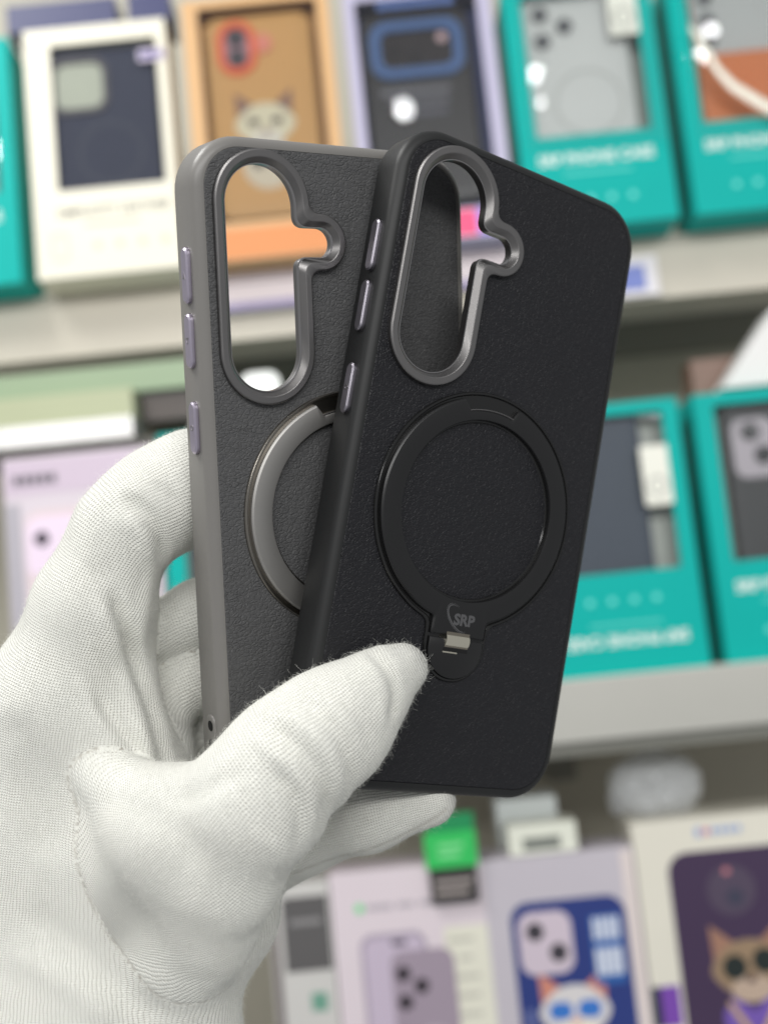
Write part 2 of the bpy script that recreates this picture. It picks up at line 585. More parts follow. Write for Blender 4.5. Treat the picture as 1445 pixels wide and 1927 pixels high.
def cat_face(o, cz, fur, ear, glass, eye=None, s=1.0, cx=0, patch=None, muzzle=None):
    """flat printed animal face"""
    g = lambda pts, y, n, m, p: MB().slab([pts], y - 0.25, y, fr).build(n, m, p)
    head = [(cx + s * 22 * math.cos(a) * (1 + 0.06 * math.cos(4 * a)), cz + s * 17 * math.sin(a)) for a in np.linspace(0, 2 * math.pi, 40, endpoint=False)]
    hd = g(head, 0.5, 'printed_face', fur, o)
    for sx in (-1, 1):
        g([(cx + sx * s * 21, cz + s * 4), (cx + sx * s * 22, cz + s * 27), (cx + sx * s * 7, cz + s * 15)][::sx], 0.45, 'printed_ear', ear, o)
        if glass:
            g(rrect(s * 15, s * 11, s * 4.5, cx + sx * s * 9.5, cz + s * 1), 0.75, 'printed_sunglasses', glass, hd)
        if eye:
            g([(cx + sx * s * 9 + s * 4.5 * math.cos(a), cz + s * 2 + s * 3 * math.sin(a)) for a in np.linspace(0, 6.2, 14, endpoint=False)], 0.75, 'printed_eye', eye, hd)
    g([(cx + s * 3 * math.cos(a), cz - s * 6 + s * 2.2 * math.sin(a)) for a in np.linspace(0, 6.2, 12, endpoint=False)], 0.75, 'printed_nose', patch or paper(150, 110, 100), hd)
    g([(cx + s * 13 * math.cos(a), cz - s * 12 + s * 8 * math.sin(a)) for a in np.linspace(0, 6.2, 20, endpoint=False)], 0.62, 'printed_muzzle', muzzle or paper(236, 228, 214), hd)


def case_cat(o):
    MB().slab([pill(30, 44, 15, -17, 55), pill(19, 33, 9, -17, 55)], 0.05, 2.2, fr).build('camera_rim', paper(246, 108, 62), o)
    q = MB().slab([pill(18.8, 32.8, 9, -17, 55)], 0.02, 0.6, fr).build('camera_plate', paper(190, 150, 160), o)
    MB().slab([circle(7.5, 3, 57, 24)], 0.03, 1.8, fr).build('flash_rim', paper(240, 150, 130), o)
    lenses(q, ((-17, 63), (-17, 47)), 7, 0.65, paper(70, 62, 70))
    cat_face(o, -8, paper(236, 226, 196), paper(150, 112, 96), None, paper(80, 60, 60))
    body = [(20 * math.cos(a), -40 + 20 * math.sin(a)) for a in np.linspace(0, 2 * math.pi, 30, endpoint=False)]
    MB().slab([body], 0.05, 0.3, fr).build('printed_body', paper(228, 214, 190), o)
    for sx in (-1, 1):
        MB().slab([circle(5, sx * 8, -38, 16)], 0.35, 0.5, fr).build('printed_patch', paper(70, 62, 62), o)


shop_case('tan phone case with a cat face print and an orange pill camera rim', bc, 82, 164, 0, 116, 6, paper(222, 170, 104), case_cat)

bn = carton('phone_case_box', 'navy violet box holding a black phone case with blue camera frame', 'phone case box', 7, 113, 203, 45, SH1, paper(176, 172, 196), window=(-48, 46, 24, 196))
MB().box(-51, 49, 1.2, 1.6, 21, 198).build('window_film', M['film_flat'], bn)
MB().box(-55, 55, 24, 25, 2, 200).build('insert_card', paper(66, 78, 134), bn)
for k, c in enumerate(((120, 130, 210), (130, 110, 200), (232, 70, 120), (150, 130, 224))):
    plate(bn, 'base_band', [rrect(27, 20, 0.4, -41 + 27.5 * k, 12, 2)], paper(*c))
for k in range(6):
    plate(bn, 'title_lettering', [rrect(8, 7, 1, -26 + 10 * k, 193, 2)], paper(120, 150, 220), -3.0)


def case_navy(o):
    MB().slab([pill(72, 46, 14, 0, 45), pill(56, 31, 8, 0, 45)], 0.05, 3.0, fr).build('camera_rim', paper(86, 118, 172, 0.3), o)
    q = MB().slab([pill(55.8, 30.8, 8, 0, 45)], 0.02, 0.5, fr).build('camera_plate', paper(58, 52, 54, 0.2), o)
    lenses(q, ((-18, 45), (-2, 39)), 6, 0.55, paper(52, 48, 50, 0.15))
    MB().slab([circle(4, 20, 53, 16)], 0.55, 1.0, fr).build('flash', paper(222, 186, 190), q)
    for k in range(3):
        MB().slab([rrect(54 - 8 * k, 5, 2, -4 + 2 * k, 12 - 9 * k, 3)], 0.05, 0.3, fr).build('printed_band', paper(118 - 12 * k, 116 - 12 * k, 124 - 10 * k), o)


shop_case('black phone case with a wide blue framed camera in the navy box', bn, 84, 158, -3, 112, 8, paper(54, 50, 52, 0.35), case_navy)

t2 = teal_box(129, SH1, 'teal window box showing a white phone case, under the wrinkled film', w=113)
shop_case('plain white phone case in the upper teal window box', t2, 80, 158, -2, 113, 9, paper(240, 239, 236), lambda o: (lenses(o, ((-26, 62), (-26, 40), (-8, 51)), 6.4, 0.05, paper(100, 100, 104)), MB().slab([circle(27, 4, -12, 40), circle(25, 4, -12, 40)], 0.05, 0.4, fr).build('magnet_ring', paper(206, 206, 202), o)))
sticker(t2, 34, 170, 22, 44)
t3 = teal_box(255, SH1, 'teal window box showing an orange phone case at the upper right', w=113, yaw=0.0)
shop_case('orange and white phone case in the teal box at the upper right', t3, 80, 158, 2, 113, 9, paper(244, 136, 66), lambda o: (plate(o, 'white_panel', [rrect(78, 60, 9, 0, 47)], paper(214, 214, 212), 0.4), lenses(o, ((-28, 62), (-28, 44), (-28, 28)), 5.5, 0.5, paper(90, 90, 94))))
for t in (t2, t3):
    p_ = MB()
    for i in range(13):
        pass
# crumpled clear bags hanging over the two teal boxes
def film_sheet(name, label, x0, x1, z0, z1, y, amp, seed, mat, cat='plastic film', group=None):
    r = np.random.default_rng(seed)
    nx, nz = 40, 40
    ph = r.uniform(0, 6.28, (6, 2))
    fx = r.uniform(-0.06, 0.06, (6, 2))
    vs_, fs = [], []
    for j in range(nz):
        for i in range(nx):
            X = x0 + (x1 - x0) * i / (nx - 1)
            Z = z0 + (z1 - z0) * j / (nz - 1)
            Y = y + amp * sum(math.sin(fx[k, 0] * X + fx[k, 1] * Z + ph[k, 0]) for k in range(6)) / 3
            vs_.append((X, Y, Z + EYE / S))
    for j in range(nz - 1):
        for i in range(nx - 1):
            a = j * nx + i
            fs.append((a, a + 1, a + nx + 1, a + nx))
    return tag(MB().add(vs_, fs).build(name, mat, None, 80), label, cat, group)


film_sheet('plastic_film', 'clear crumpled plastic film over the teal box with a white case', 134, 238, SH1 + 60, SH1 + 200, YF - 6, 0.5, 3, M['film'])
film_sheet('plastic_film', 'clear crumpled plastic film over the teal box with an orange case', 262, 366, SH1 + 55, SH1 + 200, YF - 6, 0.5, 5, M['film'])
fold_path = [at(*p, YF - 9) for p in ((1298, 50), (1318, 78), (1350, 132), (1378, 162), (1420, 188), (1462, 212))]  # light streak along a film fold, put in as a cream tube
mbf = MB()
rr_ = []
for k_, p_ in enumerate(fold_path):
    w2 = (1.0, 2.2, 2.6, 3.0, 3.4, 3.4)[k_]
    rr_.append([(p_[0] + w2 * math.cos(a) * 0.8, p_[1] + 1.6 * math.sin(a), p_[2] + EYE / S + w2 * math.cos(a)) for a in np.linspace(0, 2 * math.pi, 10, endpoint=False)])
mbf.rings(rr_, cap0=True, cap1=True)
fold_m = pmat('film_glint_cream', (0.82, 0.78, 0.66), 0.2, coat=1.0)
fo_ = mbf.build('film_fold_glint', fold_m, None, 60)
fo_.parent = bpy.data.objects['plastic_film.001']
for x0, w_, lb in ((-252, 84, 'flat navy box lying on top of the cream box, longer one'), (-158, 32, 'small dark box lying on top of the cream box')):
    tag(wbox(x0, x0 + w_, YF + 2, YF + 38, SH1 + 199.4, SH1 + 222).build('flat_box', paper(38, 44, 92), None), lb, 'box')

# --- middle row
bg_ = carton('phone_case_box', 'lilac phone case box behind the index finger, a pink phone printed on it', 'phone case box', -275, 112, 199, 55, SH2, paper(206, 196, 204))
plate(bg_, 'header_band', [rrect(110, 26, 0.5, 0, 184, 2)], paper(196, 180, 196))
for k in range(5):
    plate(bg_, 'title_lettering', [rrect(5.4, 7.0, 1, -46 + 6.6 * k, 182, 2)], paper(84, 80, 88), 0.6, 0.2)
plate(bg_, 'side_band', [rrect(11, 118, 0.5, -50, 106, 2)], paper(168, 164, 172))
pp = plate(bg_, 'printed_phone', [rrect(84, 150, 12, 0, 84)], paper(214, 196, 200), 0.4)
pi_ = plate(pp, 'printed_camera', [pill(42, 44, 10, -20, 132)], paper(226, 208, 226), 0.7, 0.25)
for a, b in ((-30, 138), (-14, 124)):
    plate(pi_, 'printed_lens', [circle(5.6, a, b, 20)], paper(66, 56, 70), 0.9, 0.15)
plate(pp, 'printed_ring', [circle(31, 18, 66, 40), circle(23, 18, 66, 40)], paper(150, 132, 164), 0.7, 0.25)
lt = plate(bg_, 'size_label', [rrect(24, 20, 1, -43, 56, 2)], paper(226, 224, 222), 0.9, 0.3)
text_mesh('14', 15, paper(88, 84, 92), 'size_number', lt, lambda a, b, c: fr(a - 43, 56 + b, 1.0 + c), 0.3)
plate(bg_, 'shade_band', [rrect(24, 6, 0.5, -43, 70, 2)], paper(96, 92, 96), 1.0)

t4 = teal_box(-160, SH2, 'teal window box between the lilac box and the grey case', w=112, h=206)
shop_case('grey phone case in the teal box beside the index finger', t4, 78, 156, 0, 118, 9, paper(96, 108, 116), lambda o: island(o, 30, 34, -19, 52, paper(190, 186, 190), paper(80, 90, 98), ((-25, 58), (-13, 46))))
t5 = teal_box(108, SH2, 'teal box right of the black case with its title upside down', w=113, flip=True)
shop_case('slate blue phone case in the teal box with the upside down title', t5, 76, 156, -9, 118, 9, paper(70, 80, 96, 0.5), lambda o: island(o, 34, 40, -18, 47, paper(214, 198, 202), paper(60, 68, 82), ((-26, 56), (-12, 42))))
sticker(t5, 35, 140, 20, 44)
t6 = teal_box(233, SH2, 'teal box at the middle right edge with its title upright', w=113)
shop_case('charcoal phone case in the teal box at the middle right edge', t6, 80, 154, 6, 112, 9, paper(72, 72, 74, 0.5), lambda o: island(o, 32, 44, -20, 42, paper(206, 196, 204), paper(86, 86, 88), ((-22, 54), (-14, 36)), 9, 6.8))

# things lying on top of the middle row
tag(wbox(-300, -160, YF + 10, YF + 54, SH2 + 199.3, SH2 + 207).build('flat_box', paper(70, 66, 58), None), 'thin dark spacer slab put in for the dark gap above the lilac box', 'box')  # dark slab stands in for the shaded gap under the stack
tag(wbox(-290, -178, YF + 2, YF + 50, SH2 + 207.3, SH2 + 223).build('blister_pack', pmat('white_gloss', srgb(186, 184, 180), 0.15, coat=0.5), None), 'glossy white blister pack lying on the lilac box', 'blister pack')
tag(wbox(-300, -178, YF + 8, YF + 54, SH2 + 223.5, SH2 + 246).build('flat_box', paper(168, 174, 140), None), 'pale yellow green flat box on the glossy blister pack', 'box')
tag(wbox(-320, -134, YF + 24, YF + 78, SH2 + 246.5, SH2 + 268).build('flat_box', paper(140, 160, 128), None), 'sage green flat box topmost of its stack', 'box')
tag(wbox(-176.5, -110, YF + 30, YF + 76, SH2 + 223.4, SH2 + 245.6).build('flat_box', paper(64, 54, 48), None), 'dark brown flat box end beside the yellow green one', 'box')
mb = MB()
q_ = at(492, 735, YF + 40)
mb.slab([pill(30, 34, 9, q_[0], q_[2] + EYE / S - 4)], -(YF + 70), -(YF + 34), lambda a, b, c: (a, -c, b))
tag(mb.build('plastic_pouch', paper(236, 238, 234, 0.2), None, 40), 'white rounded pouch seen through the grey case camera hole', 'pouch')
mb = MB().slab([[(262, SH2 + 203), (340, SH2 + 203), (340, SH2 + 276), (310, SH2 + 262), (282, SH2 + 228)]], -(YF + 55), -(YF + 20), lambda a, b, c: (a, -c, b + EYE / S))
tag(mb.build('paper_pack', paper(226, 224, 222), None), 'slanted white packet on the teal box at the right edge', 'packet')
tag(wbox(252, 292, YF + 60, YF + 90, SH2 + 200, SH2 + 236).build('flat_box', paper(120, 92, 78), None), 'small brown box behind the slanted white packet', 'box')
tag(wbox(140, 168, YF + 20, YF + 50, SH2 + 197.5, SH2 + 226).build('flat_box', paper(206, 204, 186), None), 'small cream box on the teal box right of the black case', 'box')
q_ = at(1198, 525, YF + 34)
pt_ = tag(wbox(q_[0] - 17, q_[0] + 16, YF + 32, YF + 34, SH1 - 48, SH1 - 16.4).build('price_tag', paper(226, 222, 226), None), 'white price tag with a blue square hanging under the upper shelf', 'price tag')
wbox(q_[0] - 14, q_[0] + 6, YF + 31, YF + 31.8, SH1 - 43, SH1 - 24).build('tag_print', paper(108, 124, 196), pt_)

ps_ = tag(wbox(-112, 122, 846, 856.5, SH1 - 30, SH1 - 0.5).build('price_strip', paper(226, 214, 216), None), 'pale price strip with a violet lower line along the upper shelf edge', 'price strip')
wbox(-112, 122, 845.2, 845.8, SH1 - 30, SH1 - 24).build('violet_line', paper(140, 128, 170), ps_)
wbox(-112, 122, 845.2, 845.8, SH1 - 9, SH1 - 7.5).build('groove', paper(150, 140, 146), ps_)
# --- lower row
q0 = at(482, 1800, YF)
k_ = carton('phone_case_box', 'narrow box with dark grey top half and white bottom left of the lilac one', 'phone case box', -108, 43, 198, 40, SH3, paper(206, 204, 200))
plate(k_, 'dark_panel', [rrect(32, 50, 0.6, 4, 164, 2)], paper(92, 90, 90))
plate(k_, 'pale_strip', [rrect(5, 190, 0.6, -18, 96, 2)], paper(120, 112, 112))
plate(k_, 'green_mark', [rrect(11, 12, 1, 9, 118, 2)], paper(110, 160, 140))
plate(k_, 'text_line', [rrect(22, 4, 0.6, 4, 172, 2)], paper(140, 138, 138), 0.6)

l_ = carton('phone_case_box', 'lilac white box printed with two grey purple phones below the little finger', 'phone case box', -64, 107, 202, 45, SH3, paper(222, 210, 216))
for k, (xx, ww) in enumerate(((-20, 18), (-2, 12), (12, 9))):
    plate(l_, 'title_lettering', [rrect(ww, 3.4, 1, xx, 177, 2)], paper(184, 176, 184), 0.5, 0.2)
plate(l_, 'green_mark', [circle(3.2, -34, 177, 16)], paper(120, 220, 150))
pa = plate(l_, 'printed_phone', [rrect(46, 150, 9, -13, 84)], paper(172, 160, 176), 0.4)
plate(pa, 'printed_screen', [rrect(40, 143, 7, -13, 84)], paper(198, 184, 202), 0.55, 0.12)
plate(pa, 'printed_notch', [pill(11, 3.6, 1.8, -9, 152)], paper(84, 78, 90), 0.7, 0.1)
pb = plate(l_, 'printed_phone', [rrect(44, 140, 9, 6, 76)], paper(160, 146, 160), 0.8, 0.35)
for a, b in ((-8, 131), (-8, 112), (4, 122)):
    plate(pb, 'printed_lens', [circle(5.2, a, b, 20)], paper(58, 50, 58), 0.95, 0.12)
plate(pb, 'printed_ring', [circle(19, 9, 76, 36), circle(14, 9, 76, 36)], paper(184, 172, 184), 0.95, 0.12)
ra = plate(l_, 'info_panel', [rrect(31, 74, 1, 38, 122, 2)], paper(226, 224, 208), 0.4)
for k in range(5):
    plate(ra, 'text_line', [rrect((18, 10, 22, 16, 20)[k], 2.6, 0.8, 34 + 2 * (k % 2), 150 - 12.5 * k, 2)], paper(190, 188, 176), 0.55, 0.12)
plate(l_, 'green_leaf', [[(-28, 92), (-22, 78), (-14, 62), (-19, 74), (-24, 90)]], paper(130, 210, 150), 1.0, 0.1)
q1 = at(848, 1600, YF - 8)
g1 = empty('shelf_label', 'bright green and black label standing over the lilac white box', 'label')
g1.location = (q1[0] * S, (YF - 6) * S, q1[2] * S + EYE)
MB().box(-18, 18, 0, 3, -12, 12).build('green_panel', paper(46, 190, 92), g1)
MB().box(-15, 18, 3.5, 5, 8, 24).build('green_tab', paper(20, 140, 84), g1)
MB().box(-16.5, 16.5, 0.2, 2.6, -36, -12.2).build('black_panel', paper(46, 44, 44), g1)
for k in range(2):
    MB().box(-9, 9 - 3 * k, -0.4, -0.05, 1 - 6 * k, 4 - 6 * k).build('text_line', paper(130, 222, 150), g1)
    MB().box(-13, 13 - 3 * k, -0.3, 0.15, -23 - 7 * k, -20 - 7 * k).build('text_line', paper(170, 160, 156), g1)

m_ = carton('phone_case_box', 'silver lilac box printed with a blue case and a white cat in sunglasses', 'phone case box', 43, 106, 201, 45, SH3, paper(194, 188, 196))
plate(m_, 'edge_band', [rrect(8, 198, 0.5, 48, 100, 2)], paper(222, 210, 206))
ca = plate(m_, 'printed_case', [rrect(80, 160, 13, 3, 90)], paper(36, 54, 122), 0.4)
pi_ = plate(ca, 'printed_camera', [pill(37, 42, 10, -14, 142)], paper(206, 192, 204), 0.7, 0.25)
for a, b in ((-21, 150), (-6, 135)):
    plate(pi_, 'printed_lens', [circle(6.2, a, b, 20)], paper(58, 54, 62), 0.9, 0.15)
plate(ca, 'printed_bar', [rrect(21, 46, 1, 28, 134, 2)], paper(40, 96, 168), 0.6, 0.15)
for k in range(4):
    plate(ca, 'text_block', [rrect(3.4, 15, 0.6, 21 + 4.8 * k, 148, 2)], paper(214, 220, 232), 0.8, 0.15)
    plate(ca, 'text_block', [rrect(3.8, 18, 0.6, 21 + 4.8 * k, 126, 2)], paper(214, 220, 232), 0.8, 0.15)
plate(ca, 'text_line', [rrect(3, 34, 0.8, -30, 82, 2)], paper(120, 130, 176), 0.6, 0.15)
cat_face(ca, 95, paper(216, 212, 212), paper(206, 136, 116), paper(54, 118, 200), None, 1.05, 1, paper(220, 170, 160))

n_ = carton('phone_case_box', 'white framed box printed with a purple case and a dog in sunglasses', 'phone case box', 150, 112, 216, 45, SH3, paper(224, 220, 206))
for k in range(6):
    plate(n_, 'title_lettering', [rrect(4.2, 4.6 + (k == 0) * 1.5, 1, -10 + 5.6 * k, 206, 2)], paper(*((214, 130, 150) if k == 1 else (150, 172, 214))), 0.5, 0.2)
ca = plate(n_, 'printed_case', [rrect(92, 178, 14, 12, 104)], paper(62, 44, 74), 0.4)
plate(ca, 'printed_camera', [circle(17, 8, 165, 30)], paper(78, 66, 86), 0.6, 0.15)
plate(ca, 'printed_lens', [circle(6, 10, 160, 20)], paper(58, 58, 78), 0.75, 0.1)
plate(ca, 'printed_flash', [circle(2.6, 6, 178, 12)], paper(190, 120, 130), 0.75, 0.1)
cat_face(ca, 112, paper(150, 126, 100), paper(158, 118, 98), None, None, 1.14, 14, paper(70, 52, 52), paper(186, 164, 146))
for sx in (-1, 1):
    plate(ca, 'printed_sunglasses', [circle(8.4, 14 + sx * 10.5, 115 + sx * 1.5, 22)], paper(26, 36, 34), 1.0, 0.12)
plate(ca, 'printed_shirt', [[(-8, 24), (36, 24), (38, 88), (26, 94), (14, 84), (0, 94), (-8, 84)]], paper(112, 84, 170), 0.6, 0.15)
for sx in (-1, 1):
    plate(ca, 'printed_chain', [[(14 + sx * 16, 92), (14 + sx * 19, 90), (14 + sx * 3, 62), (14, 66)][::sx]], paper(190, 160, 116), 0.8, 0.12)
plate(ca, 'text_line', [rrect(4, 74, 1, 48, 150, 2)], paper(120, 108, 132), 0.6, 0.15)
plate(n_, 'purple_square', [rrect(13, 27, 0.6, -43, 92, 2)], paper(120, 70, 170), 0.6)
plate(n_, 'dark_square', [rrect(6, 27, 0.6, -52.6, 92, 2)], paper(40, 44, 70), 0.6)

# loose things on top of the lower row
bm_ = MB()
for k in range(4):
    bm_.box(62 + 2 * k, 108 + 1.0 * k, YF - 2 + 22 * k, YF + 16 + 22 * k, SH3 + 202 + 0.5 * k, SH3 + 224 + 4 * k)
tag(wbox(64, 112, YF + 2, YF + 30, SH3 + 201.6, SH3 + 222).build('card_roll', paper(226, 228, 214), None), 'cream card pack on the cat box, nearer of two', 'card pack')
tag(wbox(60, 104, YF + 34, YF + 74, SH3 + 201.6, SH3 + 236).build('card_roll', paper(206, 212, 210), None), 'greyish card pack on the cat box, standing behind the cream one', 'card pack')
wbox(74, 100, YF + 1.2, YF + 1.9, SH3 + 205, SH3 + 213).build('card_slot', paper(120, 124, 118), bpy.data.objects['card_roll'])


def crumpled(name, label, cx, cy, cz, rx, ry, rz, mat, seed, cat):
    r = np.random.default_rng(seed)
    bm = bmesh.new()
    bmesh.ops.create_icosphere(bm, subdivisions=4, radius=1)
    k = r.normal(size=(10, 3)) * 3
    ph = r.uniform(0, 6.28, 10)
    for v in bm.verts:
        p = np.array(v.co)
        d = 1 + 0.10 * sum(abs(math.sin(k[i] @ p + ph[i])) - 0.6 for i in range(10)) / 2
        z = max(-0.55, p[2] * d)
        v.co = ((cx + rx * p[0] * d) * S, (cy + ry * p[1] * d) * S, (cz + rz * z) * S + EYE)
    me = bpy.data.meshes.new(name)
    bm.to_mesh(me)
    bm.free()
    me.materials.append(mat)
    o = bpy.data.objects.new(name, me)
    COL.objects.link(o)
    return tag(o, label, cat)


bagm = bpy.data.materials.new('bag_film')
bagm.use_nodes = True
_b = bagm.node_tree.nodes['Principled BSDF']
_b.inputs['Base Color'].default_value = (0.75, 0.77, 0.78, 1)
_b.inputs['Roughness'].default_value = 0.15
_b.inputs['Alpha'].default_value = 0.5
crumpled('plastic_bag', 'crumpled clear plastic bag on the white framed dog box', 178, YF + 42, SH3 + 232, 34, 26, 28, bagm, 2, 'plastic bag')


# ------------------------------------------------------------------ the two phone cases in the hand
W, H, T = 79.0, 163.0, 11.5
HX = 1.7                                    # a little extra length at the lower end


def sd_box(x, y, hx, hy, r):
    qx, qy = np.abs(x) - (hx - r), np.abs(y) - (hy - r)
    return np.hypot(np.maximum(qx, 0), np.maximum(qy, 0)) + np.minimum(np.maximum(qx, qy), 0) - r


def smin(a, b, k):
    h = np.clip(0.5 + 0.5 * (b - a) / k, 0, 1)
    return b + (a - b) * h - k * h * (1 - h)


def cam_sdf(x, y):
    p = sd_box(x + 22.2, y - 48.25, 12.8, 30.25, 12.8)
    b = sd_box(x + 9.2, y - 57.2, 9.9, 6.9, 6.9)
    return smin(p, b, 3.0)


def star(sdf, cx, cy, level, n):
    """loop of points where sdf = level, found along rays from (cx, cy)"""
    a = np.linspace(0, 2 * math.pi, n, endpoint=False)
    ca, sa = np.cos(a), np.sin(a)
    lo, hi = np.zeros(n), np.full(n, 60.0)
    for _ in range(40):
        mid = (lo + hi) / 2
        ins = sdf(cx + mid * ca, cy + mid * sa) < level
        lo, hi = np.where(ins, mid, lo), np.where(ins, hi, mid)
    return list(zip(cx + lo * ca, cy + lo * sa))


CAMC = (-17.5, 54.5)
cam_loop = lambda lev, n=360: star(cam_sdf, *CAMC, lev, n)
RY = -10.1                                  # ring centre


def ringbase_sdf(x, y):
    c = np.hypot(x, y - RY) - 30.6
    t = sd_box(x, y + 42.0, 9.5, 12.2, 9.4)
    return smin(c, t, 2.0)


def wall(y, z, o):
    """left side wall of the case: o is the height above the wall"""
    return (-W / 2 - o, y, z)


def pose(w, t):
    w = Vector(w)
    th = w.length
    return Matrix.Translation(Vector(t) * S) @ Matrix.Rotation(th, 4, w.normalized())


def held_case(label, ps, tpu, hide, ring_m, rim_m, cam_m, btn_m, logo):
    o = empty('phone_case', label, 'phone case')
    o.matrix_world = CAM @ ps
    # bumper frame: swept profile
    prof = []
    for k in range(9):
        a = math.radians(90 + 90 * k / 8)
        prof.append((2.7 + 2.7 * math.cos(a), -2.7 + 2.7 * math.sin(a)))
    prof = [(2.7, -1.6), (2.7, -0.25), (2.74, -0.06)] + prof[1:] + [(0, -T + 1.2), (0.35, -T + 0.35), (1.1, -T), (1.7, -T + 0.2), (1.8, -T + 1.0), (1.6, -1.62)]
    MB().rings([[(a, b, z) for a, b in rrect(W - 2 * i, H + HX - 2 * i, 12.5 - i, 0, -HX / 2, 10)] for i, z in prof]).build('bumper_frame', tpu, o, smooth=50)
    # back plate with its hide skin
    hole = cam_loop(-3.0)
    MB().slab([rrect(W - 5.5, H + HX - 5.5, 9.75, 0, -HX / 2, 10), hole], -1.6, -0.7).build('back_plate', tpu, o)
    mb = MB()
    o1, o0 = rrect(W - 5.48, H + HX - 5.48, 9.72, 0, -HX / 2, 10), rrect(W - 6.0, H + HX - 6.0, 9.5, 0, -HX / 2, 10)
    mb.sheet([o0, hole], 0.06)
    mb.rings([[(a, b, -0.68) for a, b in o1], [(a, b, -0.2) for a, b in o1], [(a, b, 0.06) for a, b in o0]])
    mb.build('leather_panel', hide, o)
    # camera frame
    mb = MB()
    pr = [(0, 0.07), (0, 1.25), (-0.16, 1.5), (-0.45, 1.62), (-1.75, 1.62), (-1.95, 1.55), (-3.05, 0.1), (-3.25, 0.0), (-3.25, -2.4), (-2.9, -2.4)]
    rings = [[(a, b, z) for a, b in cam_loop(l)] for l, z in pr]
    mb.rings(rings)
    cf = mb.build('camera_frame', cam_m, o, smooth=18)
    MB().rings([[(a, b, z) for a, b in cam_loop(l)] for l, z in ((-3.26, -0.05), (-3.10, 0.14), (-3.34, 0.13), (-3.40, -0.5))]).build('inner_lip', M['gunmetal_light'], cf, smooth=60)
    # magnet ring with fold-out stand
    n = 240
    base = empty_part('ring_stand', o)
    inner = [(22.7 * math.cos(2 * math.pi * k / n), RY + 22.7 * math.sin(2 * math.pi * k / n)) for k in range(n)]
    lv = lambda l: star(ringbase_sdf, 0, RY, l, n)
    ins = lambda r: [(r * math.cos(2 * math.pi * k / n), RY + r * math.sin(2 * math.pi * k / n)) for k in range(n)]
    R3 = lambda loop, z: [(a, b, z) for a, b in loop]
    MB().rings([R3(lv(0), 0.07), R3(lv(-0.05), 0.55), R3(lv(-0.25), 0.75), R3(lv(-0.7), 0.75), R3(lv(-1.0), 0.35), R3(lv(-1.4), 0.3),
                R3(ins(24.0), 0.3), R3(ins(23.2), 0.4), R3(ins(22.8), 0.35), R3(ins(22.6), 0.07)]).build('base_ring', rim_m, base, smooth=40)

    def stand_r(a, d):
        x = math.degrees(a)
        r = 29.0 - d
        nt = (x - 75.0, 109.5 - x)                # finger notch at the top
        e = min(nt)
        if e > 0:
            r -= 3.0 * min(1.0, e / 2.6)
        # neck down to the hinge line
        s_, c_ = math.sin(a), math.cos(a)
        if s_ < 0:
            yl = (-42.4 + d - RY) / s_
            xl = (8.3 - d) / max(1e-6, abs(c_))
            r = max(r, min(yl, xl)) if yl > 0 else r
        return r

    def stand(d, z):
        return [(stand_r(2 * math.pi * k / 720, d) * math.cos(2 * math.pi * k / 720), RY + stand_r(2 * math.pi * k / 720, d) * math.sin(2 * math.pi * k / 720), z) for k in range(720)]

    def inn(r, z):
        return [(r * math.cos(2 * math.pi * k / 720), RY + r * math.sin(2 * math.pi * k / 720), z) for k in range(720)]
    MB().rings([stand(0, 0.32), stand(0, 1.15), stand(0.42, 1.60), stand(0.5, 1.62), inn(23.75, 1.62), inn(23.45, 1.55), inn(23.3, 1.3), inn(23.3, 0.45)]).build('stand_ring', ring_m, base, smooth=35)
    arc_ = np.radians(np.linspace(76.8, 107.6, 40))
    tube = lambda a: [((26.0 + 0.16 * math.cos(t)) * math.cos(a), RY + (26.0 + 0.16 * math.cos(t)) * math.sin(a), 1.56 + 0.16 * math.sin(t)) for t in np.linspace(0, 2 * math.pi, 8, endpoint=False)]
    MB().rings([tube(a) for a in arc_], cap0=True, cap1=True).build('notch_highlight', M['gunmetal'], base, smooth=60)  # gunmetal tube added as the highlight line of the notch
    # hinge plate below the hinge line
    th_ = np.linspace(math.pi, 2 * math.pi, 25)
    hp = lambda d: [(8.3 - d, -43.3 - d), (-8.3 + d, -43.3 - d)] + [((8.3 - d) * math.cos(t), -45.6 + (8.3 - d) * math.sin(t) * 0.92) for t in th_]
    hp_ = lambda d: hp(d)[::-1]
    MB().rings([R3(hp_(0), 0.32), R3(hp_(0), 1.2), R3(hp_(0.3), 1.4)], cap1=True).build('hinge_plate', ring_m, base, smooth=40)
    mb = MB()
    for k in range(16):
        pass
    cyl = lambda x: [(x, -43.6 + 1.75 * math.cos(2 * math.pi * k / 24), 0.75 + 1.35 * math.sin(2 * math.pi * k / 24)) for k in range(24)]
    mb.rings([cyl(-3.6), cyl(3.6)], cap0=True, cap1=True)
    hb = mb.build('hinge_barrel', M['hinge_steel'], base, smooth=40)
    MB().box(-3.7, 3.5, -42.35, -41.5, 0.4, 1.68).build('hinge_leaf_reflection', M['hinge_leaf_reflection'], hb)  # darker strips beside the bright barrel: its reflection bands put into colour
    MB().box(-3.6, 3.6, -45.4, -44.9, 0.4, 1.5).build('hinge_lower_reflection', M['hinge_leaf_reflection'], hb)
    mb = MB().box(-3.9, 3.7, -46.5, -45.6, 1.0, 1.425)
    sl = mb.build('hinge_slot', M['dark_hole'], base)
    MB().box(-3.9, 0.6, -46.85, -46.52, 1.2, 1.46).build('slot_edge', M['hinge_steel'], base)
